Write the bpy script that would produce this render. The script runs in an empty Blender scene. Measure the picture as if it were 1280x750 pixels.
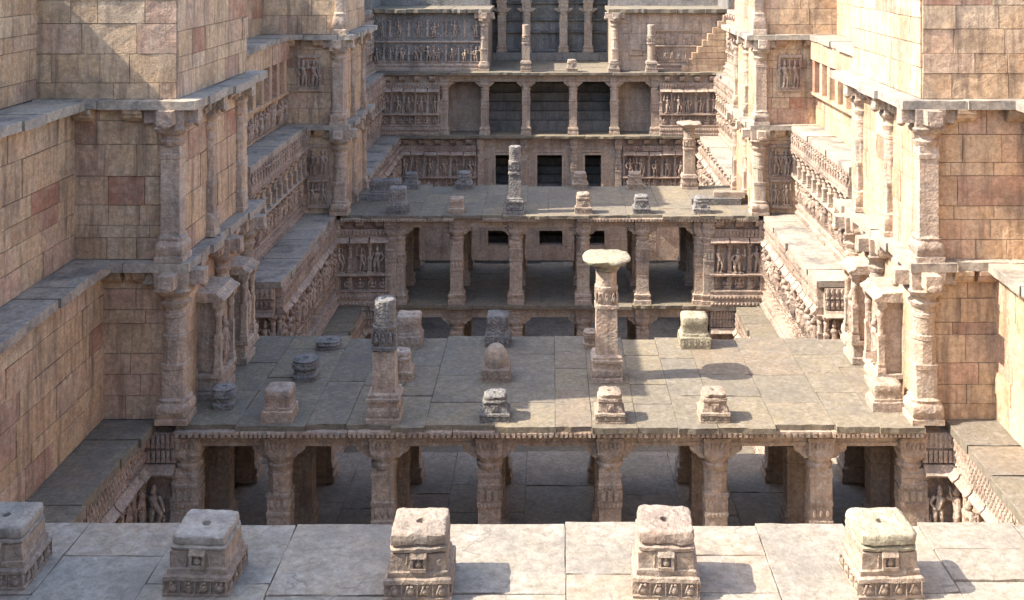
import bpy, bmesh, math, random
from mathutils import Matrix, Vector, noise

# ------------------------------------------------------------------ camera, sky, sun, exposure
sc = bpy.context.scene
col = sc.collection
EYE = 14.3
cam_d = bpy.data.cameras.new('camera')
cam = bpy.data.objects.new('camera', cam_d); col.objects.link(cam)
cam.location = (0, 0, EYE)
cam.rotation_euler = (math.radians(90), 0, 0)
cam_d.sensor_width = 36; cam_d.lens = 1400 / 1280 * 36
cam_d.shift_x = -47 / 1280; cam_d.shift_y = -435 / 1280      # view-camera style falling front: verticals stay vertical
cam_d.clip_end = 2000
sc.camera = cam

SUN_EL = math.radians(44)
sd = Vector((1.0, 0.13, 0)).normalized() * math.cos(SUN_EL); sd.z = -math.sin(SUN_EL)
w = bpy.data.worlds.new('World'); sc.world = w; w.use_nodes = True
nt = w.node_tree
sky = nt.nodes.new('ShaderNodeTexSky'); sky.sky_type = 'NISHITA'; sky.sun_disc = False
sky.sun_elevation = SUN_EL; sky.sun_rotation = math.radians(262.6); sky.dust_density = 2; sky.ozone_density = .6; sky.altitude = 60
nt.nodes['Background'].inputs['Strength'].default_value = 0.15
nt.links.new(sky.outputs[0], nt.nodes['Background'].inputs['Color'])
sun_d = bpy.data.lights.new('sun', 'SUN'); sun_d.energy = 3.1; sun_d.angle = math.radians(0.5); sun_d.color = (1, .915, .79)
sun = bpy.data.objects.new('sun', sun_d); col.objects.link(sun)
sun.rotation_euler = sd.to_track_quat('-Z', 'Y').to_euler(); sun.location = (-40, -5, 60)
vs = sc.view_settings
vs.view_transform = 'Standard'; vs.look = 'None'; vs.gamma = 1; vs.use_curve_mapping = False; vs.exposure = 1.8
sc.render.engine = 'CYCLES'
sc.cycles.max_bounces = 6; sc.cycles.diffuse_bounces = 5

R = random.Random(7)
PI = math.pi
# storey levels
LD, LC, LB, LA, L0, L1, L2 = -7.3, -3.65, 0.0, 3.65, 7.3, 10.95, 14.0

# ------------------------------------------------------------------ materials
def ramp(nt, fac, stops, interp='LINEAR'):
    r = nt.nodes.new('ShaderNodeValToRGB'); r.color_ramp.interpolation = interp
    e = r.color_ramp.elements
    e[0].position, e[0].color = stops[0][0], (*stops[0][1], 1)
    e[1].position, e[1].color = stops[-1][0], (*stops[-1][1], 1)
    for p, c in stops[1:-1]:
        x = e.new(p); x.color = (*c, 1)
    nt.links.new(fac, r.inputs[0]); return r.outputs[0]

def mixc(nt, fac, a, b, mode='MIX'):
    m = nt.nodes.new('ShaderNodeMix'); m.data_type = 'RGBA'; m.blend_type = mode
    for s, v in ((m.inputs[0], fac), (m.inputs[6], a), (m.inputs[7], b)):
        if isinstance(v, (int, float)): s.default_value = v
        elif isinstance(v, tuple): s.default_value = (*v, 1)
        else: nt.links.new(v, s)
    return m.outputs[2]

def noise_n(nt, vec, scale, detail=6, rough=.6):
    n = nt.nodes.new('ShaderNodeTexNoise'); n.inputs['Scale'].default_value = scale
    n.inputs['Detail'].default_value = detail; n.inputs['Roughness'].default_value = rough
    nt.links.new(vec, n.inputs['Vector']); return n.outputs['Fac']

def stone(name, tints, patch, dark=(.10, .09, .085), dark_amt=.5, bump=.35, bumpd=.02, streak=.35, fine=28, pits=0.0, rough=.9, mottle=0, patch_amt=.55, crack=0):
    """tints: ramp over the object's random value; patch: second colour in cloudy patches; dark: crust and stains"""
    m = bpy.data.materials.new(name); m.use_nodes = True; nt = m.node_tree
    b = nt.nodes['Principled BSDF']; b.inputs['Roughness'].default_value = rough
    b.inputs['Specular IOR Level'].default_value = .15
    geo = nt.nodes.new('ShaderNodeNewGeometry'); oi = nt.nodes.new('ShaderNodeObjectInfo')
    pos = geo.outputs['Position']
    # each stone gets its own piece of the noise
    off = nt.nodes.new('ShaderNodeVectorMath'); off.operation = 'MULTIPLY_ADD'
    nt.links.new(oi.outputs['Random'], off.inputs[0]); off.inputs[1].default_value = (7, 13, 5)
    nt.links.new(pos, off.inputs[2]); vec = off.outputs[0]
    c = ramp(nt, oi.outputs['Random'], tints)
    n1 = noise_n(nt, vec, 1.7, 3, .65)
    c = mixc(nt, ramp(nt, n1, [(.42, (0, 0, 0)), (.66, (patch_amt,) * 3)]), c, patch)
    n2 = noise_n(nt, vec, 9, 3, .7)
    c = mixc(nt, .72, c, ramp(nt, n2, [(.3, (.62, .6, .58)), (.7, (1.28, 1.28, 1.28))]), 'MULTIPLY')
    h = noise_n(nt, vec, fine, 3, .75)
    c = mixc(nt, .4, c, ramp(nt, h, [(.3, (.55, .55, .55)), (.7, (1.4, 1.4, 1.4))]), 'MULTIPLY')
    if mottle:      # pale mineral bloom in ragged patches
        n6 = noise_n(nt, pos, 3.3, 5, .75)
        c = mixc(nt, ramp(nt, n6, [(.50, (0, 0, 0)), (.62, (mottle,) * 3)]), c, mixc(nt, .5, c, (.46, .43, .38)))
        n7 = noise_n(nt, vec, 2.1, 5, .8)
        c = mixc(nt, ramp(nt, n7, [(.54, (0, 0, 0)), (.66, (mottle * .8,) * 3)]), c, dark)
    # dark crust
    n3 = noise_n(nt, pos, .8, 5, .72)
    c = mixc(nt, ramp(nt, n3, [(.49, (0, 0, 0)), (.67, (dark_amt,) * 3)]), c, dark)
    if streak:
        mp = nt.nodes.new('ShaderNodeMapping'); mp.inputs['Scale'].default_value = (2.6, 2.6, .28)
        nt.links.new(pos, mp.inputs[0])
        n4 = noise_n(nt, mp.outputs[0], 1.5, 3, .7)
        c = mixc(nt, ramp(nt, n4, [(.49, (0, 0, 0)), (.66, (streak,) * 3)]), c, dark)
    if crack:
        wv = nt.nodes.new('ShaderNodeTexNoise'); wv.inputs['Scale'].default_value = 2.5; wv.inputs['Detail'].default_value = 3
        nt.links.new(vec, wv.inputs['Vector'])
        wa = nt.nodes.new('ShaderNodeVectorMath'); wa.operation = 'MULTIPLY_ADD'; wa.inputs[1].default_value = (.5, .5, .5)
        nt.links.new(wv.outputs['Color'], wa.inputs[0]); nt.links.new(vec, wa.inputs[2])
        ce = nt.nodes.new('ShaderNodeTexVoronoi'); ce.feature = 'DISTANCE_TO_EDGE'; ce.inputs['Scale'].default_value = .55
        nt.links.new(wa.outputs[0], ce.inputs['Vector'])
        line = ramp(nt, ce.outputs['Distance'], [(.0, (1, 1, 1)), (.010, (0, 0, 0))])
        mask = ramp(nt, n1, [(.45, (0, 0, 0)), (.55, (crack,) * 3)])
        cm = nt.nodes.new('ShaderNodeMath'); cm.operation = 'MULTIPLY'
        nt.links.new(line, cm.inputs[0]); nt.links.new(mask, cm.inputs[1])
        c = mixc(nt, cm.outputs[0], c, dark)
    nt.links.new(c, b.inputs['Base Color'])
    add = nt.nodes.new('ShaderNodeMath'); add.operation = 'MULTIPLY_ADD'
    nt.links.new(n2, add.inputs[0]); add.inputs[1].default_value = 1.2; nt.links.new(h, add.inputs[2])
    hh = add.outputs[0]
    if pits:
        vo = nt.nodes.new('ShaderNodeTexVoronoi'); vo.inputs['Scale'].default_value = 14
        nt.links.new(vec, vo.inputs['Vector'])
        a2 = nt.nodes.new('ShaderNodeMath'); a2.operation = 'MULTIPLY_ADD'
        nt.links.new(vo.outputs['Distance'], a2.inputs[0]); a2.inputs[1].default_value = pits; nt.links.new(hh, a2.inputs[2]); hh = a2.outputs[0]
    bp = nt.nodes.new('ShaderNodeBump'); bp.inputs['Strength'].default_value = bump; bp.inputs['Distance'].default_value = bumpd
    nt.links.new(hh, bp.inputs['Height']); nt.links.new(bp.outputs[0], b.inputs['Normal'])
    return m

tan = (.56, .385, .235); pale = (.60, .46, .315); pink = (.55, .365, .26); red = (.40, .205, .135); brown = (.44, .29, .18); buff = (.59, .42, .265)
M = {
 'ashlar': stone('ashlar', [(0, brown), (.08, tan), (.3, buff), (.42, pink), (.52, tan), (.68, buff), (.80, pale), (.9, pink), (.95, (.42, .26, .185)), (.98, red), (1, red)], (.55, .43, .315), dark=(.18, .13, .095), dark_amt=.6, bump=.6, bumpd=.03, streak=.65),
 'carved': stone('carved', [(0, (.36, .26, .20)), (.4, (.44, .33, .255)), (.7, (.47, .37, .29)), (1, (.39, .27, .21))], (.42, .36, .30), dark_amt=.5, bump=.5, bumpd=.02, streak=.3, fine=18, pits=.8),
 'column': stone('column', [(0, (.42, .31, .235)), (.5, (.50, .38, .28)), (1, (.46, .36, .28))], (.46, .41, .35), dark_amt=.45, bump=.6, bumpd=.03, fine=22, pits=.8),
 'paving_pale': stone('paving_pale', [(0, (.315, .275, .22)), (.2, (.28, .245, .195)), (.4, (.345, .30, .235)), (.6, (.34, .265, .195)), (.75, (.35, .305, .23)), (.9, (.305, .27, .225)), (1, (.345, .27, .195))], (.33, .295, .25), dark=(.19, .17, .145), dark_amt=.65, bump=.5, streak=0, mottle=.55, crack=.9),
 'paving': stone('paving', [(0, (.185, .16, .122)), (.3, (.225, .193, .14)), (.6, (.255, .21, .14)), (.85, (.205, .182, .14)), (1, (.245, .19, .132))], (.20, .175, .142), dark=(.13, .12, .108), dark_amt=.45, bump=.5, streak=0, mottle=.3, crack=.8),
 'ledge': stone('ledge', [(0, (.34, .29, .235)), (.35, (.44, .38, .30)), (.6, (.39, .34, .28)), (1, (.42, .345, .265))], (.33, .30, .255), dark=(.12, .115, .11), dark_amt=.8, bump=.5, streak=0, mottle=.5),
 'pedestal': stone('pedestal', [(0, (.36, .27, .205)), (.5, (.42, .325, .24)), (1, (.38, .295, .235))], (.38, .335, .28), dark=(.13, .12, .11), dark_amt=.5, bump=.8, bumpd=.025, streak=.2, fine=30, pits=.7),
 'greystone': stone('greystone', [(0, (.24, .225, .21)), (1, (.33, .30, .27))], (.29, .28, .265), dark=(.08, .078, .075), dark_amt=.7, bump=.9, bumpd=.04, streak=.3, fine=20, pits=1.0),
 'lichen': stone('lichen', [(0, (.38, .34, .25)), (1, (.42, .37, .28))], (.34, .31, .20), dark=(.16, .15, .12), dark_amt=.45, bump=.8, bumpd=.025, streak=0, fine=30, pits=.7),
 'core': stone('core', [(0, (.36, .29, .22)), (1, (.40, .32, .25))], (.28, .22, .17), bump=.5, streak=.3),
 'dark_stone': stone('dark_stone', [(0, (.20, .185, .17)), (1, (.29, .27, .245))], (.24, .23, .20), dark=(.05, .05, .05), bump=.6, streak=.4),  # darker grey stone for interiors, recess and pit floor
 'earth': stone('earth', [(0, (.30, .23, .15)), (1, (.30, .23, .15))], (.16, .17, .07), bump=.4, streak=0),
}

# ------------------------------------------------------------------ helpers
INV = {}
WM = {}
def T(x, y, z): return Matrix.Translation((x, y, z))
def RZ(a): return Matrix.Rotation(a, 4, 'Z')
def S(x, y, z): return Matrix.Diagonal((x, y, z, 1))

def add(name, mesh, parent=None, m=None, kind=None):
    m = m if m is not None else Matrix()
    o = bpy.data.objects.new(name, mesh); col.objects.link(o)
    if parent is not None:
        o.parent = parent
        if parent.name not in INV: INV[parent.name] = WM[parent.name].inverted()
        o.matrix_basis = INV[parent.name] @ m
    else:
        o.matrix_basis = m
    WM[o.name] = m
    if name in ('carved_band', 'carved_frieze', 'dentil_course'): kind = 'stuff'
    if kind: o['kind'] = kind
    return o

def thing(name, label, cat, loc, group=None, rz=0):
    o = add(name, None, None, T(*loc) @ RZ(rz)); o.empty_display_size = .2
    o['label'] = label; o['category'] = cat
    if group: o['group'] = group
    return o

class MB:
    def __init__(s): s.v = []; s.f = []
    def box(s, x0, x1, y0, y1, z0, z1, taper=0):
        i = len(s.v); t = taper
        s.v += [(x0, y0, z0), (x1, y0, z0), (x1, y1, z0), (x0, y1, z0), (x0 + t, y0 + t, z1), (x1 - t, y0 + t, z1), (x1 - t, y1 - t, z1), (x0 + t, y1 - t, z1)]
        s.f += [tuple(i + k for k in q) for q in ((3, 2, 1, 0), (4, 5, 6, 7), (0, 1, 5, 4), (1, 2, 6, 5), (2, 3, 7, 6), (3, 0, 4, 7))]
        return s
    def ext(s, prof, x0, x1):
        """profile of (y, z) going round, extruded along x"""
        i = len(s.v); n = len(prof)
        s.v += [(x0, y, z) for y, z in prof] + [(x1, y, z) for y, z in prof]
        s.f += [(i + k, i + (k + 1) % n, i + n + (k + 1) % n, i + n + k) for k in range(n)]
        s.f += [tuple(i + k for k in range(n - 1, -1, -1)), tuple(i + n + k for k in range(n))]
        return s
    def loft(s, secs, n=16, cx=0, cy=0, cap=True, rot=0):
        i0 = len(s.v)
        for z, hw, p in secs:
            for k in range(n):
                a = 2 * PI * k / n
                ca, sa = abs(math.cos(a)), abs(math.sin(a))
                if p == 'o': r = hw / max(math.cos((a + PI / 8) % (PI / 4) - PI / 8), .1)
                elif p == 's': r = hw / max(ca, sa)
                else: r = hw * (ca ** p + sa ** p) ** (-1 / p)
                s.v.append((cx + r * math.cos(a + rot), cy + r * math.sin(a + rot), z))
        for j in range(len(secs) - 1):
            for k in range(n):
                a = i0 + j * n + k; b = i0 + j * n + (k + 1) % n
                s.f.append((a, b, b + n, a + n))
        if cap:
            s.f.append(tuple(i0 + k for k in range(n - 1, -1, -1)))
            l = i0 + (len(secs) - 1) * n
            s.f.append(tuple(l + k for k in range(n)))
        return s
    def ell(s, c, r, nu=8, nv=5):
        i = len(s.v)
        s.v.append((c[0], c[1], c[2] - r[2]))
        for j in range(1, nv):
            t = -PI / 2 + PI * j / nv
            for k in range(nu):
                a = 2 * PI * k / nu
                s.v.append((c[0] + r[0] * math.cos(t) * math.cos(a), c[1] + r[1] * math.cos(t) * math.sin(a), c[2] + r[2] * math.sin(t)))
        s.v.append((c[0], c[1], c[2] + r[2])); top = len(s.v) - 1
        for k in range(nu):
            s.f.append((i, i + 1 + (k + 1) % nu, i + 1 + k))
            for j in range(nv - 2):
                a = i + 1 + j * nu + k; b = i + 1 + j * nu + (k + 1) % nu
                s.f.append((a, b, b + nu, a + nu))
            l = i + 1 + (nv - 2) * nu
            s.f.append((l + k, l + (k + 1) % nu, top))
        return s
    def tube(s, p, q, r0, r1, n=6):
        p, q = Vector(p), Vector(q); d = (q - p).normalized()
        a = d.orthogonal().normalized(); b = d.cross(a); i = len(s.v)
        for c, r in ((p, r0), (q, r1)):
            for k in range(n):
                t = 2 * PI * k / n; s.v.append(tuple(c + a * r * math.cos(t) + b * r * math.sin(t)))
        s.f += [(i + k, i + (k + 1) % n, i + n + (k + 1) % n, i + n + k) for k in range(n)]
        s.f += [tuple(i + k for k in range(n - 1, -1, -1)), tuple(i + n + k for k in range(n))]
        return s
    def mesh(s, name, mat, smooth=None, worn=0, wscale=3, seed=0, bevel=0, cuts=0):
        me = bpy.data.meshes.new(name)
        me.from_pydata(s.v, [], s.f)
        if bevel or cuts:
            bm = bmesh.new(); bm.from_mesh(me)
            if bevel:
                ed = [e for e in bm.edges if len(e.link_faces) == 2 and e.calc_face_angle(0) > .5]
                bmesh.ops.bevel(bm, geom=ed, offset=bevel, segments=1, affect='EDGES', clamp_overlap=True)
            if cuts:
                bmesh.ops.triangulate(bm, faces=[f for f in bm.faces if len(f.verts) > 4])
                bmesh.ops.subdivide_edges(bm, edges=bm.edges[:], cuts=cuts, use_grid_fill=True)
            bm.to_mesh(me); bm.free()
        if worn:
            o = Vector((seed * 3.7, seed * 1.3, seed * 7.1))
            for v in me.vertices:
                c = v.co
                d = noise.noise_vector(c * wscale + o) * worn + noise.noise_vector(c * wscale * 4 + o) * worn * .55
                v.co = c + d
        me.materials.append(M[mat] if isinstance(mat, str) else mat)
        if smooth is not None:
            me.shade_smooth(); me.set_sharp_from_angle(angle=math.radians(smooth))
        me.update()
        return me

CACHE = {}
def cached(key, fn):
    if key not in CACHE: CACHE[key] = fn()
    return CACHE[key]

# one worn stone, unit size: top at z=0, bottom at z=-1
def slab_data(seed, nx=4, ny=3, edge=.012, jit=.03):
    r = random.Random(seed); b = MB()
    xs = [-.5, -.5 + edge] + [-.5 + (k + r.uniform(-.2, .2)) / nx for k in range(1, nx)] + [.5 - edge, .5]
    ys = [-.5, -.5 + edge * 1.6] + [-.5 + (k + r.uniform(-.2, .2)) / ny for k in range(1, ny)] + [.5 - edge * 1.6, .5]
    X, Y = len(xs), len(ys)
    for j, y in enumerate(ys):
        for i, x in enumerate(xs):
            bd = i in (0, X - 1) or j in (0, Y - 1)
            jx = r.uniform(-.008, .004) * (1 if x > 0 else -1) if bd else 0; jy = r.uniform(-.022, .006) * (1 if y > 0 else -1) if bd else 0
            cor = i in (0, X - 1) and j in (0, Y - 1)
            if cor: q = r.choice((.004, .008, .015, .05)); jx = -x * q * r.uniform(.5, 1); jy = -y * q * r.uniform(.5, 1.6)
            b.v.append((x + jx, y + jy, (-.045 if bd else 0) + r.uniform(-jit, jit)))
    for j in range(Y - 1):
        for i in range(X - 1):
            a = j * X + i; b.f.append((a, a + 1, a + X + 1, a + X))
    ring = [i for i in range(X)] + [j * X + X - 1 for j in range(1, Y)] + [(Y - 1) * X + i for i in range(X - 2, -1, -1)] + [j * X for j in range(Y - 2, 0, -1)]
    base = len(b.v)
    for k in ring: b.v.append((b.v[k][0], b.v[k][1], -1))
    n = len(ring)
    for k in range(n): b.f.append((ring[(k + 1) % n], ring[k], base + k, base + (k + 1) % n))
    b.f.append(tuple(base + k for k in range(n - 1, -1, -1)))
    return b

def slab(mat, seed):                      # flat stone
    return cached(('slab', mat, seed), lambda: slab_data(seed, 5, 4, .007, .035).mesh('flat_stone', mat))
def ash(mat, seed):                       # the same turned upright: face at y=0 looking to -y
    def mk():
        b = slab_data(100 + seed, 4, 3, .008, .03)
        b.v = [(x, -z, y) for x, y, z in b.v]
        return b.mesh('stone_block', mat)
    return cached(('ash', mat, seed), mk)

def face(s, X, Y0, Y1, z):
    """frame of a side wall face: local x along the wall, -y outward, z up"""
    return T(-X, Y0, z) @ RZ(PI / 2) if s < 0 else T(X, Y1, z) @ RZ(-PI / 2)
def front(x0, Y, z): return T(x0, Y, z)

def ashlar(parent, F, W, H, course=.7, mat='ashlar', lo=.7, hi=1.7, z0=0, thick=.2, proud=.02, gap=.007, x0=0):
    z = z0
    n = max(1, round((H - z0) / course)); hs = [R.choice((.6, .8, 1, 1, 1.25, 1.4)) * R.uniform(.9, 1.1) for _ in range(n)]; k = (H - z0) / sum(hs)
    for h in hs:
        h *= k; x = x0 + 0.0; first = True
        while x < W - .02:
            l = R.uniform(lo, hi) * (.6 if first and R.random() < .5 else 1); first = False
            if W - x - l < lo * .5: l = W - x
            p = R.uniform(-.010, .018) + proud + .01
            if R.random() < .05: p += R.uniform(.01, .025)
            p = max(p, .022)
            add('stone_block', ash(mat, R.randrange(16)), parent, F @ T(x + l / 2, -p, z + h / 2) @ S(l - gap, thick, h - gap))
            x += l
        z += h

def ledge(parent, s, xin, xout, Y0, Y1, z, th=.2, lo=.7, hi=1.8, mat='ledge', jut=.08):
    y = Y0
    while y < Y1 - .02:
        l = R.uniform(lo, hi)
        if Y1 - y - l < lo * .6: l = Y1 - y
        xi = xin + R.uniform(-jut, jut * .6); dz = R.uniform(-.025, .012)
        add('ledge_stone', slab(mat, R.randrange(7)), parent,
            T(s * (xi + xout) / 2, y + l / 2, z + dz) @ S(xout - xi, l - .012, th))
        y += l

def ledge_front(parent, x0, x1, Y0, Y1, z, th=.2, lo=.9, hi=1.8, mat='ledge'):
    x = x0
    while x < x1 - .02:
        l = R.uniform(lo, hi)
        if x1 - x - l < lo * .6: l = x1 - x
        yo = Y0 + R.uniform(-.06, .08)
        add('ledge_stone', slab(mat, R.randrange(7)), parent, T(x + l / 2, (yo + Y1) / 2, z + R.uniform(-.012, .008)) @ S(l - .012, Y1 - yo, th))
        x += l

def pave(parent, x0, x1, Y0, Y1, z, th=.13, dx=1.25, dy=2.0, mat='paving', ragged=0, name='paving_slab'):
    """strips of slabs running away from the viewer"""
    x = x0
    while x < x1 - .02:
        l = dx * R.uniform(.6, 1.4)
        if x1 - x - l < dx * .5: l = x1 - x
        y = Y0 - R.uniform(0, ragged); ye = Y1 + R.uniform(-ragged, ragged)
        while y < ye - .02:
            h = dy * R.uniform(.55, 1.45)
            if ye - y - h < dy * .5: h = ye - y
            t = R.uniform(-.004, .004)
            add(name, slab(mat, R.randrange(7)), parent,
                T(x + l / 2, y + h / 2, z + R.uniform(-.012, .01)) @ Matrix.Rotation(t, 4, 'X') @ S(l - .005, h - .005, th))
            y += h
        x += l

# ------------------------------------------------------------------ carved pieces (shared meshes)
def figure_mesh(v, mat='carved'):
    """a standing relief figure 1 m high, -y outward"""
    b = MB(); r = random.Random(40 + v)
    sw = r.choice((-1, 1)) * r.uniform(.02, .05)          # sway of the hip
    b.box(-.19, .19, -.12, .05, 0, .05)
    hip = (sw, -.08, .50); chest = (-sw * .6, -.09, .71); head = (-sw * .2, -.10, .885)
    b.ell(hip, (.105, .075, .085)); b.ell(chest, (.115, .08, .105)); b.tube(hip, chest, .08, .085)
    b.tube(chest, head, .04, .035); b.ell(head, (.062, .065, .078)); b.loft([(.94, .06, 2), (.99, .05, 2), (1.06, .015, 2)], 8, head[0], -.08)
    for s in (-1, 1):
        kx = hip[0] + s * (.07 + (.05 if v % 3 == 1 and s > 0 else 0)); kz = .28 + (.05 if v % 3 == 1 and s > 0 else 0)
        b.tube((hip[0] + s * .055, -.08, .48), (kx, -.11, kz), .07, .05); b.tube((kx, -.11, kz), (s * .07 + sw * .3, -.08, .05), .05, .035)
        b.box(s * .07 - .035, s * .07 + .035, -.15, -.02, .045, .08)
        sh = (chest[0] + s * .12, -.09, .775)
        up = (v + (s > 0)) % 3
        if up == 0: el = (sh[0] + s * .10, -.10, .62); ha = (sh[0] + s * .02, -.15, .50)
        elif up == 1: el = (sh[0] + s * .12, -.10, .72); ha = (sh[0] + s * .08, -.12, .93)
        else: el = (sh[0] + s * .07, -.09, .60); ha = (sh[0] + s * .11, -.10, .42)
        b.tube(sh, el, .042, .036); b.tube(el, ha, .036, .026); b.ell(ha, (.032, .03, .035), 6, 4)
        if up == 1: b.tube(ha, (ha[0], ha[1], 1.05), .018, .03)
    if v % 2:      # halo ring of leaves
        for k in range(7):
            a = PI * k / 6; b.ell((head[0] + .115 * math.cos(a), -.03, .89 + .115 * math.sin(a)), (.03, .04, .03), 6, 4)
    for s in (-1, 1):     # small attendants at the feet
        if (v + s) % 4 < 2:
            b.ell((s * .2, -.06, .16), (.035, .05, .07), 6, 4); b.ell((s * .2, -.07, .26), (.028, .035, .034), 6, 4)
    return b.mesh('carved_figure', mat, smooth=50)

def seated_mesh(v):
    b = MB()
    b.box(-.4, .4, -.14, .05, 0, .1)
    b.ell((0, -.12, .24), (.34, .13, .13)); b.ell((0, -.12, .50), (.19, .12, .22)); b.ell((0, -.13, .82), (.11, .11, .14))
    for s in (-1, 1):
        b.tube((s * .2, -.12, .62), (s * .33, -.14, .42), .07, .06); b.tube((s * .33, -.14, .42), (s * (.12 if v else .3), -.2, .3 if v else .75), .06, .05)
    b.ext([(-.02, 0), (-.02, 0), (.03, .9), (.03, 0)], -.4, -.38)
    return b.mesh('carved_figure', 'carved', smooth=50)

FIG = [figure_mesh(v) for v in range(8)]
SEAT = [seated_mesh(v) for v in range(2)]

def prof_mesh(key, prof, W, mat='carved', name='moulding'):
    k = ('prof', key, round(W, 3), mat)
    def mk():
        b = MB(); n = max(1, int(W / .35)); 
        # many cross sections so that the arrises can be worn
        pts = prof; m = len(pts)
        for j in range(n + 1):
            for (y, z) in pts: b.v.append((W * j / n, y, z))
        for j in range(n):
            for q in range(m):
                a = j * m + q; c = j * m + (q + 1) % m
                b.f.append((a, c, c + m, a + m))
        b.f.append(tuple(range(m - 1, -1, -1))); b.f.append(tuple(n * m + q for q in range(m)))
        return b.mesh(name, mat, worn=.014, wscale=2.2, seed=len(CACHE))
    return cached(k, mk)

PLINTH = [(.2, 0), (-.20, 0), (-.20, .14), (-.15, .17), (-.15, .26), (-.19, .30), (-.19, .36), (-.12, .40), (-.10, .50), (-.14, .54), (-.14, .58), (.2, .58)]
BAND = [(.2, 0), (-.10, 0), (-.13, .03), (-.13, .08), (-.08, .11), (.2, .11)]
CHAJJA = [(.2, .22), (.2, 0), (-.10, 0), (-.30, .02), (-.31, .055), (-.16, .14), (-.12, .22)]
def frieze_mesh(v, mat='carved'):
    """1 m of small lozenges, discs and bumps"""
    b = MB(); r = random.Random(90 + v)
    b.box(0, 1, -.03, .2, 0, .28)
    for k in range(8):
        x = (k + .5) / 8
        if v == 0: b.ell((x, -.04, .14), (.05, .07, .10), 6, 4)
        elif v == 1:
            b.box(x - .045, x + .045, -.09, 0, .02, .26, 0); b.ell((x, -.09, .15), (.03, .04, .06), 6, 4)
        else:
            b.loft([(.02, .05, 2), (.12, .028, 2), (.2, .055, 2), (.27, .02, 2)], 6, x, -.04)
    return b.mesh('carved_frieze', mat, smooth=40)
FRZ = [frieze_mesh(v) for v in range(3)]

def corbel_mesh(mat):
    b = MB(); b.ext([(.05, 0), (-.04, 0), (-.16, .05), (-.25, .14), (-.26, .20), (-.30, .22), (-.30, .33), (.05, .33)], -.16, .16)
    return b.mesh('corbel', mat, bevel=.015, worn=.012, wscale=5)
CORB = {m: corbel_mesh(m) for m in ('carved', 'ashlar')}

def pilaster_mesh(h, hw, mat='carved'):
    def mk():
        b = MB(); k = h
        b.loft([(0, hw * 1.35, 's'), (.07 * k, hw * 1.35, 's'), (.09 * k, hw * 1.05, 's'), (.13 * k, hw * 1.2, 's'), (.15 * k, hw, 's'), (.45 * k, hw, 's'), (.47 * k, hw * 1.12, 's'), (.53 * k, hw * 1.12, 's'), (.55 * k, hw * .95, 'o'),
                (.76 * k, hw * .95, 'o'), (.78 * k, hw * 1.25, 2), (.83 * k, hw * 1.25, 2), (.85 * k, hw, 2), (.88 * k, hw * 1.1, 2), (.92 * k, hw * 1.5, 's'), (k, hw * 1.6, 's')])
        return b.mesh('pilaster', mat, smooth=35, worn=.006, wscale=6)
    return cached(('pil', round(h, 2), hw, mat), mk)

def friezes(parent, F, W, z, sc_h=1.0, out=0, v=None, sub=1.0):
    n = max(1, round(W / 1.2)); l = W / n
    for k in range(n):
        add('carved_frieze', FRZ[R.randrange(3) if v is None else v], parent, F @ T(k * l, -out, z) @ S(l - .006, sub, sc_h))

def fig_row(parent, F, W, z, h, step, out=0, deep=1.0, pil=True, x0=0.0):
    n = max(1, round((W - x0) / step)); l = (W - x0) / n
    for k in range(n):
        x = x0 + (k + .5 + R.uniform(-.12, .12)) * l
        add('carved_figure', FIG[R.randrange(8)], parent, F @ T(x, -out, z) @ RZ(R.uniform(-.15, .15)) @ S(h * .92 * R.uniform(.8, 1.15), h * deep * R.uniform(.8, 1.25), h * R.uniform(.74, .93)))
    if pil:
        for k in range(n + 1):
            x = min(max(x0 + k * l, .07), W - .07)
            add('pilaster', pilaster_mesh(h, .06), parent, F @ T(x, -out - .02, z))

def seat_row(parent, F, W, z, h, step, out=0):
    n = max(1, round(W / step)); l = W / n
    for k in range(n):
        add('carved_figure', SEAT[R.randrange(2)], parent, F @ T((k + .5) * l, -out, z) @ S(h * R.uniform(.85, 1), h, h))

def carved(parent, F, W, H=3.43, deep=1.0, step=.72, corb=True):
    G = F @ T(0, -.15, 0)                       # mouldings, pilasters and canopies stand proud of the niche backs
    add('moulding', prof_mesh('pl', PLINTH, W), parent, G)
    seat_row(parent, F @ T(0, -.05, 0), W, .58, .52, .52, .02)
    add('moulding', prof_mesh('bd', BAND, W), parent, G @ T(0, 0, 1.15))
    n = max(1, round(W / step)); l = W / n
    fig_row(parent, F, W, 1.26, 1.18, step, .04, deep, pil=False)
    for k in range(n + 1):
        x = min(max(k * l, .07), W - .07)
        add('pilaster', pilaster_mesh(1.25, .075), parent, G @ T(x, .05, 1.25))
        add('pilaster', pilaster_mesh(.58, .06), parent, G @ T(x, .05, .57))
    for k in range(n): add('canopy', prof_mesh('ch', CHAJJA, .62, name='canopy'), parent, G @ T(k * l + (l - l * .94) / 2, 0, 2.5 + R.uniform(-.02, .02)) @ S(l * .94 / .62, R.uniform(.6, .85), 1))
    friezes(parent, G, W, .01, .5, .17); friezes(parent, G, W, .28, .45, .13)
    friezes(parent, G, W, 2.73, 1.15, 0)
    if corb:
        n = max(1, round(W / .85)); l = W / n
        for k in range(n): add('corbel', CORB['carved'], parent, F @ T((k + .5) * l, 0, H - .335))
    else: friezes(parent, G, W, 3.07, 1.25, .03)

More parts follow.
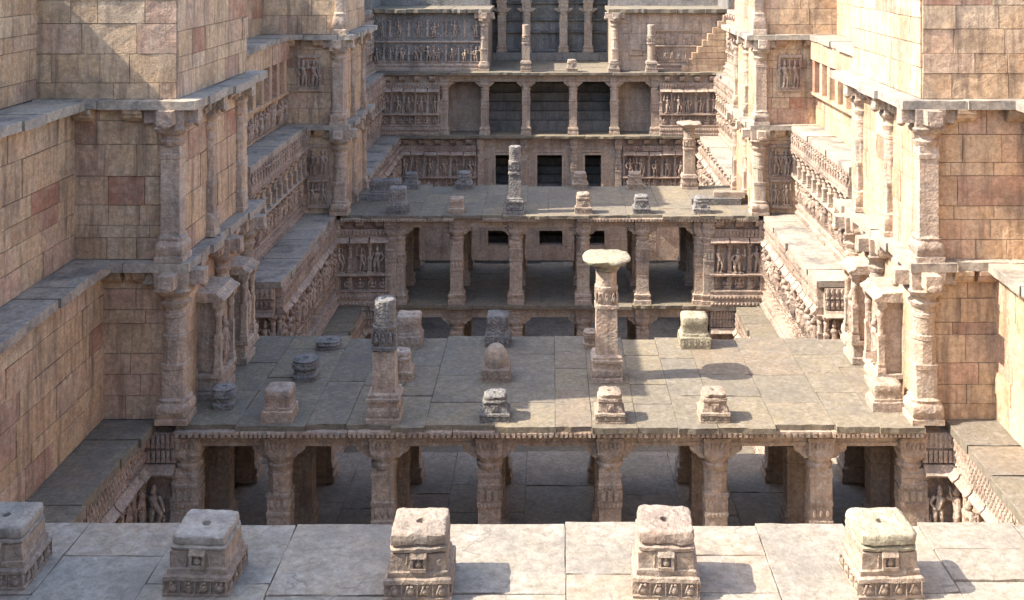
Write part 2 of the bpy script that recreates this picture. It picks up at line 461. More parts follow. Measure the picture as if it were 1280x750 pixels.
def bal(parent, F, W, H=3.43, deep=1.0):
    """gallery storey: figures below, a row of colonettes, a heavy carved parapet band above"""
    add('moulding', prof_mesh('pl', PLINTH, W), parent, F); friezes(parent, F, W, .01, .5, .17); friezes(parent, F, W, .28, .45, .13)
    fig_row(parent, F, W, .58, .98, .46, .04, deep, pil=False)
    add('sill', cached(('sill', round(W, 2)), lambda: MB().box(0, W, -.42, .05, 0, .1).mesh('sill', 'ledge', bevel=.02, cuts=3, worn=.02, wscale=2)), parent, F @ T(0, 0, 1.56))
    n = round(W / .8); l = W / n
    for k in range(n): add('colonette', pilaster_mesh(.92, .11, 'column'), parent, F @ T((k + .5) * l, -.26, 1.655))
    add('parapet_band', cached(('pb', round(W, 2)), lambda: MB().ext([(.05, 0), (-.38, 0), (-.44, .3), (-.36, .6), (-.42, .87), (.05, .87)], 0, W).mesh('parapet_band', 'carved', cuts=3, worn=.02, wscale=2)), parent, F @ T(0, 0, 2.565))
    friezes(parent, F, W, 2.60, 1.0, .38)
    n = round(W / .36); l = W / n
    for k in range(n): add('carved_figure', FIG[R.randrange(8)], parent, F @ T((k + .5) * l, -.38, 2.90) @ S(.6, .6, .46))

# ------------------------------------------------------------------ columns
def column_meshes(mat, var=0, h=3.44):
    k = h / 3.44; e = (0, .22, -.18)[var]; up = ('o', 's', 's')[var]; sd_ = var * 5
    def z(l): return [(a * k, b, c) for a, b, c in l]
    base = MB().loft(z([(0, .345, 's'), (.16, .345, 's'), (.18, .31, 's'), (.29, .31, 's'), (.32, .335, 's'), (.39, .335, 's'), (.42, .28, 's'), (.50, .265, 's')]), 32).mesh('base', mat, smooth=30, worn=.018, wscale=5, seed=sd_)
    b = MB().loft(z([(.48, .25, 's'), (1.0, .25, 's'), (1.5 + e, .25, 's'), (1.515 + e, .266, 's'), (1.60 + e, .266, 's'), (1.615 + e, .25, 's'), (1.93 + e, .25, 's'), (1.945 + e, .266, 's'), (2.02 + e, .266, 's'), (2.04 + e, .25, up), (2.40, .248, up), (2.41, .265, up), (2.48, .265, up), (2.49, .248, up), (2.60, .248, up)]), 32)
    shaft = b.mesh('shaft', mat, smooth=30, worn=.011, wscale=4, seed=sd_)
    # carved band: three lozenges per face
    b = MB()
    for q in range(4):
        a = q * PI / 2; c, s = math.cos(a), math.sin(a)
        sub = MB()
        for x in (-.15, 0, .15):
            sub.ell((x, -.25, (1.77 + e) * k), (.055, .035, .12), 6, 4) if var != 1 else sub.box(x - .05, x + .05, -.285, -.24, (1.66 + e) * k, (1.88 + e) * k)
        for x in (-.17, -.085, 0, .085, .17):
            sub.box(x - .025, x + .025, -.283, -.24, (1.52 + e) * k, (1.59 + e) * k); sub.box(x - .025, x + .025, -.283, -.24, (1.95 + e) * k, (2.01 + e) * k)
        for zz in (1.12, 1.22): sub.box(-.17, .17, -.264, -.24, zz * k, (zz + .05) * k)
        i = len(b.v); b.v += [(x * c - y * s, x * s + y * c, zc) for x, y, zc in sub.v]; b.f += [tuple(i + t for t in f) for f in sub.f]
    band = b.mesh('carved_band', mat, smooth=40)
    c = MB().loft(z([(2.56, .25, 3), (2.60, .285, 2), (2.68, .30, 2), (2.72, .26, 2), (2.78, .265, 3), (2.86, .30, 5), (2.93, .315, 8), (2.98, .30, 12), (3.02, .29, 's'), (3.22, .29, 's'), (3.24, .312, 's'), (3.30, .312, 's'), (3.32, .29, 's'), (3.44, .30, 's')]), 32)
    for q in range(4):
        a = q * PI / 2; co, si = math.cos(a), math.sin(a)
        sub = MB()
        for x in (-.2, -.1, 0, .1, .2): sub.ell((x, -.29, 3.12 * k), (.045, .04, .085), 6, 4)
        i = len(c.v); c.v += [(x * co - y * si, x * si + y * co, zc) for x, y, zc in sub.v]; c.f += [tuple(i + t for t in f) for f in sub.f]
    cap = c.mesh('capital', mat, smooth=35, worn=.016, wscale=5, seed=sd_)
    brm = []
    for s in (-1, 1):
        br = MB()
        p = [(.2, 2.80), (.34, 2.80), (.40, 2.84), (.45, 2.90), (.50, 2.93), (.57, 2.97), (.60, 3.02), (.60, 3.085), (.2, 3.085)]
        i = len(br.v); n = len(p)
        br.v += [(s * x, -.15, zz * k) for x, zz in p] + [(s * x, .15, zz * k) for x, zz in p]
        f = [(i + q, i + (q + 1) % n, i + n + (q + 1) % n, i + n + q) for q in range(n)] + [tuple(i + q for q in range(n - 1, -1, -1)), tuple(i + n + q for q in range(n))]
        br.f += f if s < 0 else [tuple(reversed(t)) for t in f]
        brm.append(br.mesh('bracket', mat, worn=.008, wscale=5))
    return base, shaft, band, cap, brm
COLS = [column_meshes('column', v) for v in range(3)]
def column(parent, x, y, z, br=True, h=1.0, wd=1.0, rz=0.0):
    m = T(x, y, z) @ RZ(rz + R.choice((0, PI))); COLM = COLS[R.choice((0, 0, 1, 1, 2))]
    c = add('column', COLM[1], parent, m if h == wd == 1 else m @ S(wd, wd, h))
    mm = m if h == wd == 1 else m @ S(wd, wd, h)
    add('base', COLM[0], c, mm); add('carved_band', COLM[2], c, mm); add('capital', COLM[3], c, mm)
    if br:
        for q in COLM[4]: add('bracket', q, c, mm)
    return c

def round_column(parent, x, y, z, h, r=.27, name='column', sq=False):
    """stouter engaged column with a heavy carved foot, as at the corners of the towers"""
    def mk():
        k = h / 3.44; q = lambda l: [(a * k, b * r / .27, c) for a, b, c in l]
        base = MB().loft(q([(0, .38, 's'), (.12, .38, 's'), (.14, .34, 's'), (.20, .36, 's'), (.30, .40, 6), (.40, .39, 6), (.47, .34, 4), (.53, .36, 3), (.58, .30, 2)]), 32).mesh('base', 'column', smooth=32, worn=.018, wscale=5)
        sh = MB().loft(q([(.56, .27, 's'), (.62, .25, 's'), (2.3, .25, 's'), (2.32, .27, 's'), (2.42, .27, 's'), (2.44, .25, 's'), (2.6, .25, 's')]), 32).mesh('shaft', 'column', smooth=32, worn=.008, wscale=4) if sq else MB().loft(q([(.56, .27, 8), (1.2, .265, 8), (1.22, .285, 8), (1.32, .285, 8), (1.34, .265, 'o'), (1.86, .26, 'o'), (1.88, .29, 2), (1.97, .29, 2), (1.99, .26, 2), (2.36, .26, 2), (2.38, .285, 2), (2.46, .285, 2), (2.48, .25, 2), (2.6, .25, 2)]), 32).mesh('shaft', 'column', smooth=32, worn=.010, wscale=4)
        c = MB().loft(q([(2.56, .25, 2), (2.64, .33, 2), (2.72, .36, 2), (2.76, .29, 2), (2.84, .31, 2), (2.92, .40, 4), (3.0, .42, 8), (3.04, .37, 's'), (3.44, .39, 's')]), 32)
        for a in range(4):
            co, si = math.cos(a * PI / 2), math.sin(a * PI / 2); sub = MB()
            sub.box(-.17, .17, -.72 * r / .27, -.3 * r / .27, 3.12 * k, 3.44 * k); sub.ell((0, -.66 * r / .27, 3.14 * k), (.16, .1, .12), 8, 5)
            i = len(c.v); c.v += [(X * co - Y * si, X * si + Y * co, Z) for X, Y, Z in sub.v]; c.f += [tuple(i + t for t in f) for f in sub.f]
        cap = c.mesh('capital', 'column', smooth=35, worn=.014, wscale=5)
        return base, sh, cap
    b, s, c = cached(('rc', h, r, sq), mk)
    m = T(x, y, z)
    o = add(name, s, parent, m); add('base', b, o, m); add('capital', c, o, m @ RZ(PI / 4 * 0)); return o

def beam_mesh():
    p = [(-.20, 3.10), (-.20, 3.18), (-.185, 3.19), (-.185, 3.28), (-.21, 3.30), (-.21, 3.455), (.21, 3.455), (.21, 3.30), (.185, 3.28), (.185, 3.19), (.20, 3.18), (.20, 3.10)]
    b = MB(); n = 8; m = len(p)
    for j in range(n + 1):
        for y, z in p: b.v.append((j / n, y, z))
    for j in range(n):
        for q in range(m):
            a = j * m + q; c = j * m + (q + 1) % m
            b.f.append((c, a, a + m, c + m))
    b.f.append(tuple(range(m))); b.f.append(tuple(n * m + q for q in range(m - 1, -1, -1)))
    return b.mesh('beam', 'column', worn=.010, wscale=3)
BEAM = beam_mesh()
def dentil_mesh():
    b = MB(); b.box(0, 1, -.06, .3, .05, .10)
    for k in range(10): b.box(k / 10 + .015, k / 10 + .075, -.075, .05, 0, .085)
    return b.mesh('dentil_course', 'column', worn=.006, wscale=6)
DENT = dentil_mesh()

# ================================================================== THE SETTING
def sheet(rects, z, name, mat):
    b = MB()
    for x0, x1, y0, y1 in rects:
        i = len(b.v); b.v += [(x0, y0, z), (x1, y0, z), (x1, y1, z), (x0, y1, z)]; b.f.append((i, i + 1, i + 2, i + 3))
    o = add(name, b.mesh(name, mat)); o['kind'] = 'structure'; return o
sheet([(-400, -12.5, -400, 400), (12.5, 400, -400, 400), (-12.5, 12.5, -400, -2.2), (-12.5, 12.5, 80, 400)], 13.88, 'ground', 'earth')
sheet([(-12.8, 12.8, 8, 80)], LD, 'pit_floor', 'dark_stone')
sheet([(-9.4, 9.4, 8, 25.06)], LB - .02, 'bounce_floor', 'paving_pale')  # hidden floor added to bounce sunlight in under the near pavilion
sheet([(-7.8, 7.8, 31.9, 44.95)], LC - .02, 'lower_bounce_floor', 'paving')  # hidden floor over the dark pit, added for more bounced light

SIDE = {-1: 'shaded', 1: 'sunlit'}
FX = {LC: 7.7, LB: 8.85, LA: 10.2, L0: 10.86, L1: 11.73}
BACK = 12.8
def corebox(parent, x0, x1, y0, y1, z0, z1, name='storey_wall', mat='core'):
    b = MB().box(min(x0, x1), max(x0, x1), y0, y1, z0, z1)
    me = b.mesh(name, mat); return add(name, me, parent)

def side_core(parent, s, X, Y0, Y1, z0, z1, mat='core', back=BACK):
    return corebox(parent, s * X, s * back, Y0, Y1, z0, z1 + .004, mat=mat)

# ---- long retaining walls between the pavilions
for s in (-1, 1):
    # near bay
    wl = thing('retaining_wall', f'tall {SIDE[s]} ashlar side wall with ledges running towards the foreground terrace', 'wall', (s * 12, 19.5, LB))
    Y0, Y1 = 13.6, 25.55
    c = side_core(wl, s, 9.35, Y0, Y1, LC, LA - .2, 'carved')
    F = face(s, 9.35, Y0, Y1, LB); Wd = Y1 - Y0
    carved(wl, F, Wd, deep=1.1, corb=False)
    ledge(wl, s, 8.97, BACK, Y0, Y1, LA, .2, mat='paving')
    for (zz, top, X, nx, lm) in ((LA, L0, FX[LA], FX[L0], 9.9), (L0, L1, FX[L0], FX[L1], 10.5), (L1, 13.7, FX[L1], None, 11.55)):
        c = side_core(wl, s, X, Y0, Y1, zz, top - .2)
        ashlar(c, face(s, X, Y0, Y1, zz), Wd, top - .2 - zz, .56, lo=.8, hi=1.9)
        ledge(wl, s, lm, BACK, Y0, Y1, top + (.2 if nx is None else 0) - (.0 if nx else .2), .2)
    # first bay
    wl = thing('retaining_wall', f'{SIDE[s]} carved side wall with gallery between the two middle terraces', 'wall', (s * 12, 38, LB))
    Y0, Y1 = 31.3, 45.6; Yc = 36.4
    side_core(wl, s, 7.75, Y0, Y1, LD, LB - .2, 'carved')
    ledge(wl, s, 7.55, BACK, Y0, Y1, LB, .2, mat='paving')
    carved(wl, face(s, 7.75, 39, Y1, LC), Y1 - 39, deep=1.2, corb=False)
    side_core(wl, s, 8.9, Yc, Y1, LB, LA - .2, 'carved'); side_core(wl, s, 10.2, Y0, Yc, LB, LA - .2, 'carved')
    carved(wl, face(s, 8.9, Yc, Y1, LB), Y1 - Yc, deep=1.5, step=.5, corb=False)
    Fe = front(s * 9.55 - .65, Yc, LB); carved(wl, Fe, 1.3, corb=False, step=.6)
    ledge(wl, s, 8.68, BACK, Yc - .2, Y1, LA, .2, mat='ledge'); ledge(wl, s, 10.0, BACK, Y0, Yc - .2, LA, .2)
    side_core(wl, s, 10.2, Yc + .3, Y1, LA, L0 - .2, 'carved'); side_core(wl, s, 10.86, Y0, Yc + .3, LA, L0 - .2, 'carved')
    bal(wl, face(s, 10.2, Yc + .3, Y1, LA), Y1 - Yc - .3, deep=1.4)
    ledge(wl, s, 9.75, BACK, Yc + .1, Y1, L0, .2); ledge(wl, s, 10.6, BACK, Y0, Yc + .1, L0, .2)
    c = side_core(wl, s, 10.86, Y0, Y1, L0, L1 - .2)
    F = face(s, 10.86, Y0, Y1, L0); Wd = Y1 - Y0
    ashlar(c, F, Wd, 1.25, .6, lo=.9, hi=1.9)
    if s < 0: fig_row(wl, F, Wd, .15, 1.05, .55, .02, 1.3, pil=False)
    add('sill', MB().box(0, Wd, -.30, .05, 0, .12).mesh('sill', 'ashlar', bevel=.015, cuts=3, worn=.015, wscale=2), wl, F @ T(0, 0, 1.25))
    n = round(Wd / 1.15)
    for k in range(n):
        add('window_post', cached('wpost', lambda: MB().box(-.18, .18, -.26, .02, 0, 1.30).mesh('window_post', 'ashlar', bevel=.015)), wl, F @ T((k + .5) * Wd / n, 0, 1.365))
    c = add('window_lintel', MB().box(0, Wd, -.26, .05, 0, .80).mesh('window_lintel', 'core'), wl, F @ T(0, 0, 2.655))
    ashlar(c, F @ T(0, -.27, 2.66), Wd, .78, .78, lo=1.2, hi=2.2, thick=.1)
    ledge(wl, s, 10.45, BACK, Y0, Y1, L1, .2)
    c = side_core(wl, s, 11.73, Y0, Y1, L1, 13.7)
    ashlar(c, face(s, 11.73, Y0, Y1, L1), Wd, 13.7 - L1, .62, lo=.9, hi=2.0)
    ledge(wl, s, 11.55, BACK, Y0, Y1, 13.9, .2)
    # second bay
    wl = thing('retaining_wall', f'{SIDE[s]} carved side wall with ledges beside the far facade', 'wall', (s * 12, 58, LB))
    Y0, Y1 = 51.2, 65.2; Wd = Y1 - Y0
    side_core(wl, s, 7.75, Y0, Y1, LD, LB - .2, 'carved'); ledge(wl, s, 7.55, BACK, Y0, Y1, LB, .2)
    for (zz, top, X, lm) in ((LB, LA, 8.85, 8.65), (LA, L0, 10.0, 9.7), (L0, L1, 10.5, 10.3)):
        side_core(wl, s, X, Y0, Y1, zz, top - .2, 'carved')
        (bal if zz == LA else carved)(wl, face(s, X, Y0, Y1, zz), Wd, deep=1.5)
        ledge(wl, s, lm, BACK, Y0, Y1, top, .2, lo=1.6, hi=2.8)
    c = side_core(wl, s, 11.5, Y0, Y1, L1, 13.7)
    ashlar(c, face(s, 11.5, Y0, Y1, L1), Wd, 13.7 - L1, .6, lo=1, hi=2)
    ledge(wl, s, 11.3, BACK, Y0, Y1, 13.9, .2, lo=1.6, hi=2.8)

# ---- towers (abutments of the pavilions)
def tower(s, Yf, Yb, top, label, near):
    t = thing('stone_tower', label, 'tower', (s * 10.5, (Yf + Yb) / 2, LB if near else LC))
    D = Yb - Yf
    if near == 'A1':
        # storey under the terrace
        side_core(t, s, 8.45, Yf, Yb, LC, LA - .2, 'carved')
        xa = -9.35 if s < 0 else 8.45
        F = front(xa, Yf, LB); carved(t, F, .9, step=.9, corb=False)
        for yy in (25.6, 28.05, 30.5): column(t, s * 8.22, yy, LB, br=False)
    if near == 'A2':
        side_core(t, s, 6.5, Yf, Yb, LD, LB - .2, 'carved'); side_core(t, s, 6.5, Yf, Yb, LB, LA - .2, 'carved')
        xa = -8.9 if s < 0 else 6.5
        carved(t, front(xa, Yf, LB), 2.4, step=.8, deep=1.1); carved(t, front(xa, Yf, LC), 2.0, step=.8, corb=False)
        ledge_front(t, min(s * 6.3, s * 8.9), max(s * 6.3, s * 8.9), Yf - .4, Yb, LB, .2)
        for xx in (6.45, 8.75): column(t, s * xx, Yf - .02, LB, br=False, wd=.85)
    for (zz, tp, Xo, Xi, Xl) in ((LA, L0, FX[LA], 8.42, 8.1), (L0, L1, FX[L0], 8.48, 7.95), (L1, top, FX[L1], 8.5, 8.35)):
        c = corebox(t, s * Xi, s * BACK, Yf, Yb, zz, tp - .2 + .004)
        Wf = Xo - Xi; xa = -Xo if s < 0 else Xi
        Ff = front(xa, Yf, zz); Hc = tp - .2 - zz
        ashlar(c, Ff, Wf, Hc, .52, lo=.6, hi=1.4)
        Fs = face(s, Xi, Yf, Yb, zz)
        ashlar(c, Fs, D, Hc, .58, lo=.9, hi=1.9)
        last = zz == L1
        # ledge slab over the storey, reaching round the corner
        if not last:
            xo = Xo + .8
            ledge_front(t, min(s * Xl, s * xo), max(s * Xl, s * xo), Yf - .38, Yf + .55, tp, .2)
            ledge(t, s, Xl, Xl + 1.6, Yf + .56, Yb + .5, tp, .2)
            corebox(t, s * (Xl + 1.5), s * BACK, Yf + .5, Yb, tp - .2, tp - .02, 'wall_head', 'core')
            for xx in ([Xi + .95, Xo - .28] if near == 'A1' else [Xi + .9, Xo - .3]):
                add('corbel', CORB['ashlar'], t, T(s * xx, Yf, tp - .20 - .33) @ S(1.35, 1, 1))
            n = 4
            for k in range(n): add('corbel', CORB['carved'], t, Fs @ T((k + .5) * D / n, 0, Hc - .33) @ S(1.2, 1.1, 1))
        else:
            # broad coping that shades the face below it
            ledge_front(t, min(s * Xl, s * 12.9), max(s * Xl, s * 12.9), Yf - .17, Yb + .1, tp, .2, lo=1.4, hi=2.4)
        # columns on corner and along the inner face
        if not last:
            round_column(t, s * (Xi + .10), Yf - .02, zz, Hc, .26 if zz == LA else .23, sq=zz == L0)
            for yy in (Yf + 2.2, Yf + 4.8):
                if near == 'A1' and zz == LA: continue
                round_column(t, s * (Xi - .02), yy, zz, Hc, .165)
        elif near == 'A2':
            round_column(t, s * (Xi + .02), Yf + .05, zz, Hc, .2)
    return t

def shrine(t, s, y, X, z, h, wdt=.62):
    """small pillared niche set against the tower's inner face"""
    F = face(s, X, y - wdt, y + wdt, z); W = 2 * wdt; d = .62
    o = add('niche_shrine', MB().box(.02, W - .02, -d, .0, 0, .18).box(.08, W - .08, -d + .06, 0, .18, .5).box(0, W, -d - .03, 0, .5, .62).box(.14, W - .14, -d + .16, 0, .62, h - .4).mesh('niche_shrine', 'column', bevel=.012), t, F)
    for x in (.10, W - .10):
        add('colonette', pilaster_mesh(h - 1.02, .075, 'column'), o, F @ T(x, -d + .09, .62))
    add('shrine_roof', MB().ext([(0, 0), (-d + .02, 0), (-d - .10, .03), (-d - .10, .09), (-d + .05, .15), (-d + .10, .22), (0, .26)], -.04, W + .04).mesh('shrine_roof', 'column', bevel=.012, cuts=2, worn=.015, wscale=4), o, F @ T(0, 0, h - .42))
    add('carved_figure', FIG[R.randrange(8)], o, F @ T(W / 2, -d + .2, .62) @ S(1.1, 1.2, 1.15))
    b = MB()
    for k in range(6): b.box(-.03, .0, -d + .02, -d + .12, .7 + k * .22, .82 + k * .22)
    return o

for s in (-1, 1):
    t = tower(s, 25.55, 31.3, L2 + .12, f'{SIDE[s]} three storey stone tower with corner columns flanking the terrace of broken pillars', 'A1')
    shrine(t, s, 27.2, 8.42, LA, 2.75); shrine(t, s, 29.3, 8.42, LA, 2.75, .45)
    for yy in (28.3, 30.6): round_column(t, s * 8.3, yy, LA, 3.45, .2)
    t = tower(s, 45.6, 51.2, 16.6, f'{SIDE[s]} stone tower with carved front panels flanking the middle terrace', 'A2')
    # framed relief panels on the front of the second tower
    for (zz, Xo, Xi, ww, hh, z1) in ((L0, 10.86, 8.48, .95, 1.25, 1.45), (LA, 10.2, 8.42, 1.0, 1.15, 1.55), (LA, 10.2, 8.42, .9, .95, .35)):
        xm = s * ((Xo + Xi) / 2 + .1); yf = 45.6
        fr = add('relief_frame', cached(('rf', ww, hh), lambda: MB().box(-ww / 2, ww / 2, -.12, .02, -.12, 0).box(-ww / 2, ww / 2, -.12, .02, hh, hh + .12).box(-ww / 2, -ww / 2 + .09, -.09, .02, 0, hh).box(ww / 2 - .09, ww / 2, -.09, .02, 0, hh).mesh('relief_frame', 'carved', bevel=.012)), t, T(xm, yf, zz + z1))
        for dx in (-.22, .2): add('carved_figure', FIG[R.randrange(8)], fr, T(xm + dx, yf - .02, zz + z1) @ S(hh * .8, hh * .9, hh * .9))
    # entrance passage wall beside the foreground terrace
    t = thing('stone_tower', f'{SIDE[s]} plain stone tower flanking the foreground terrace of pedestals', 'tower', (s * 10.5, 6, L0))
    c = corebox(t, s * 8.5, s * BACK, -2.2, 13.6, LB, 13.9)
    ashlar(c, face(s, 8.5, -2.2, 13.6, L0), 15.8, 6.6, .6, lo=.9, hi=1.8)
    ledge(t, s, 8.35, BACK, -2.2, 13.7, 14.1, .2)

# ================================================================== PAVILIONS
XS = (-6.15, -3.78, -1.37, 1.37, 3.78, 6.15)
def storey(t, rows, xs, z, xe, cross=True):
    """columns of one storey with their beams"""
    for y in rows:
        for x in xs: column(t, x, y, z)
        pts = ([-xe] + list(xs) + [xe])
        for a, b in zip(pts[:-1], pts[1:]):
            add('beam', BEAM, t, T(a, y, z) @ S(b - a, 1, 1))
    if cross:
        for a, b in zip(rows[:-1], rows[1:]):
            for x in xs: add('beam', BEAM, t, T(x, a + .25, z + .003) @ RZ(PI / 2) @ S(b - a - .5, .9, 1))

def deck(t, xe, Yf, Yb, z, cut=0, dentil=True, edge=.42, ragged=.2, dx=1.2, dy=1.8):
    corebox(t, -xe, xe, Yf + .02, Yb - .25, z - .20, z - .03, 'roof_slab', 'core')
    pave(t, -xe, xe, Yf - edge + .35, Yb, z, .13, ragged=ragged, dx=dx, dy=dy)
    if dentil:
        x = -xe
        while x < xe - .05:
            l = min(R.uniform(1.0, 1.5), xe - x)
            if R.random() > .12: add('dentil_course', DENT, t, T(x, Yf - .13 + R.uniform(-.02, .02), z - .235) @ S(l - .02, 1, 1.15))
            x += l

# foreground terrace
t0 = thing('pavilion', 'foreground stone terrace paved with slabs carrying five square pedestals', 'terrace', (0, 11, L0 - .6))
corebox(t0, -8.5, 8.5, 9.2, 13.55, L0 - .55, L0 - .028, 'roof_slab', 'core')
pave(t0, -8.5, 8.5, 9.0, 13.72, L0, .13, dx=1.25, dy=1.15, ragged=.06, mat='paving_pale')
st = thing('entrance_stair', 'stone entrance stair descending to the foreground terrace', 'stair', (0, 3, L0 - .4))
n = 22
for k in range(n):
    z1 = L0 + (k + 1) * (13.9 - L0) / n; y1 = 9.2 - k * 11.4 / n
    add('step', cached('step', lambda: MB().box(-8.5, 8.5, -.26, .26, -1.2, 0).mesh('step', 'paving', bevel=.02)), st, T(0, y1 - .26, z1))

# terrace of broken pillars
t1 = thing('pavilion', 'pillared stone pavilion whose flat paved roof carries the tall broken pillars', 'pavilion', (0, 28, LB))
storey(t1, (25.6, 28.05, 30.5), XS, LB, 8.4)
deck(t1, 8.42, 25.3, 30.95, LA)
corebox(t1, -8.4, 8.4, 25.1, 31.8, LB - .35, LB - .03, 'floor_slab', 'core')
pave(t1, -8.4, 8.4, 25.0, 32.0, LB, .13, dx=1.5, dy=2.2, ragged=.1, name='floor_stone', mat='paving_pale')

# middle terrace
t2 = thing('pavilion', 'two storey pillared pavilion with paved roof before the doorway facade', 'pavilion', (0, 48, LC))
storey(t2, (45.75, 48.3, 50.8), XS, LB, 6.5)
storey(t2, (45.75, 50.8), XS, LC, 6.5, cross=False)
deck(t2, 8.45, 45.4, 51.1, LA)
deck(t2, 6.5, 45.4, 51.6, LB, dentil=False)
corebox(t2, -6.5, 6.5, 44.9, 52, LC - .3, LC, 'floor_slab', 'dark_stone')

# ---- far facade
fa = thing('carved_facade', 'far stepwell facade with doorways, pillared gallery and carved panels around a dark recess', 'facade', (0, 67, LC))
Yf = 65.2
# storey with doors (LB-LA) and storey below (LC-LB)
def pierced(z, holes, zb, zt, xe, mat='column'):
    edges = [-xe] + [v for h in holes for v in h] + [xe]
    for a, b in zip(edges[0::2], edges[1::2]):
        o = corebox(fa, a, b, Yf, Yf + .7, z, z + 3.45, 'pier', mat)
        ashlar(o, front(a, Yf, z), b - a, 3.44, .55, mat='column', lo=.6, hi=1.2)
    for a, b in holes:
        corebox(fa, a - .004, b + .004, Yf + .002, Yf + .69, z + zt, z + 3.45, 'lintel', mat)
        if zb > 0: corebox(fa, a - .004, b + .004, Yf + .002, Yf + .69, z, z + zb, 'sill', mat)
        w2 = b - a
        fr = MB()
        for d, o_ in ((.0, .10), (.16, .06)):
            fr.box(-w2 / 2 - .14 - d, -w2 / 2 - d, -o_, .02, zb, zt + .14 + d).box(w2 / 2 + d, w2 / 2 + .14 + d, -o_, .02, zb, zt + .14 + d).box(-w2 / 2 - d + .002, w2 / 2 + d - .002, -o_, .02, zt + d, zt + .138 + d)
        add('door_frame', fr.mesh('door_frame', 'column'), fa, T((a + b) / 2, Yf, z))
pierced(LB, [(-3.15, -2.3), (-.72, .72), (2.05, 3.0)], 0, 2.5, 4.0)
pierced(LC, [(-3.6, -2.4), (-.6, .75), (2.2, 3.2)], .85, 1.75, 6.2)
corebox(fa, -9, 9, Yf + 3.5, Yf + 4, LC, L0 - .2, 'back_wall', 'dark_stone')
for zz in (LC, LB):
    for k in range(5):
        corebox(fa, -4, 4, Yf + 3.4 - .5 * k, Yf + 3.5 - .5 * k + .41, zz + .05, zz + 2.2 - k * .42, 'inner_step', 'dark_stone')
for x in (-4.0, -1.5, 1.4, 4.0):
    column(fa, x, Yf - .05, LB, br=False, wd=.7)
for s in (-1, 1):
    corebox(fa, s * 4.0, s * 8.9, Yf, Yf + 1, LB, LA - .2, 'panel_wall', 'carved'); corebox(fa, s * 6.2, s * 8.9, Yf, Yf + 1, LC, LB - .2, 'panel_wall', 'carved')
    carved(fa, front(-8.8 if s < 0 else 4.25, Yf, LB), 4.55, step=.75, deep=1.3)
    corebox(fa, s * 6.4, s * 10.2, Yf + .1, Yf + 1.2, LA, L0 - .2, 'panel_wall', 'carved')
    carved(fa, front(-9.9 if s < 0 else 6.4, Yf + .1, LA), 3.5, step=.7, deep=1.3)
    c = corebox(fa, s * 3.9, s * 6.4, Yf + 1.4, Yf + 2.0, LA, L0 - .2, 'niche_wall', 'core')
    ashlar(c, front(-6.4 if s < 0 else 3.9, Yf + 1.4, LA), 2.5, 3.4, .7, mat='column')
    corebox(fa, s * 3.8, s * 3.98, Yf + .7, Yf + 3.5, LA, L0 - .2, 'niche_wall', 'core')
pts = (-6.15, -3.78, -1.37, 1.37, 3.78, 6.15)
for x in pts: column(fa, x, Yf + .3, LA, wd=.9)
for a, b in zip(pts[:-1], pts[1:]): add('beam', BEAM, fa, T(a, Yf + .3, LA) @ S(b - a, 1, 1))
corebox(fa, -8.9, 8.9, Yf - .02, Yf + 3.6, LA - .2, LA - .11, 'floor_slab', 'column')
pave(fa, -8.9, 8.9, Yf - .45, Yf + 3.5, LA, .14, dx=1.6, dy=2.2, ragged=.12)
corebox(fa, -8.9, 8.9, Yf - .02, Yf + 3.6, LB - .2, LB - .01, 'floor_slab', 'column')
for k in range(5): corebox(fa, -3.7, 3.7, Yf + 3.3 - .45 * k, Yf + 3.5 - .45 * k + .35, LA, LA + 2.6 - k * .5, 'inner_step', 'dark_stone')
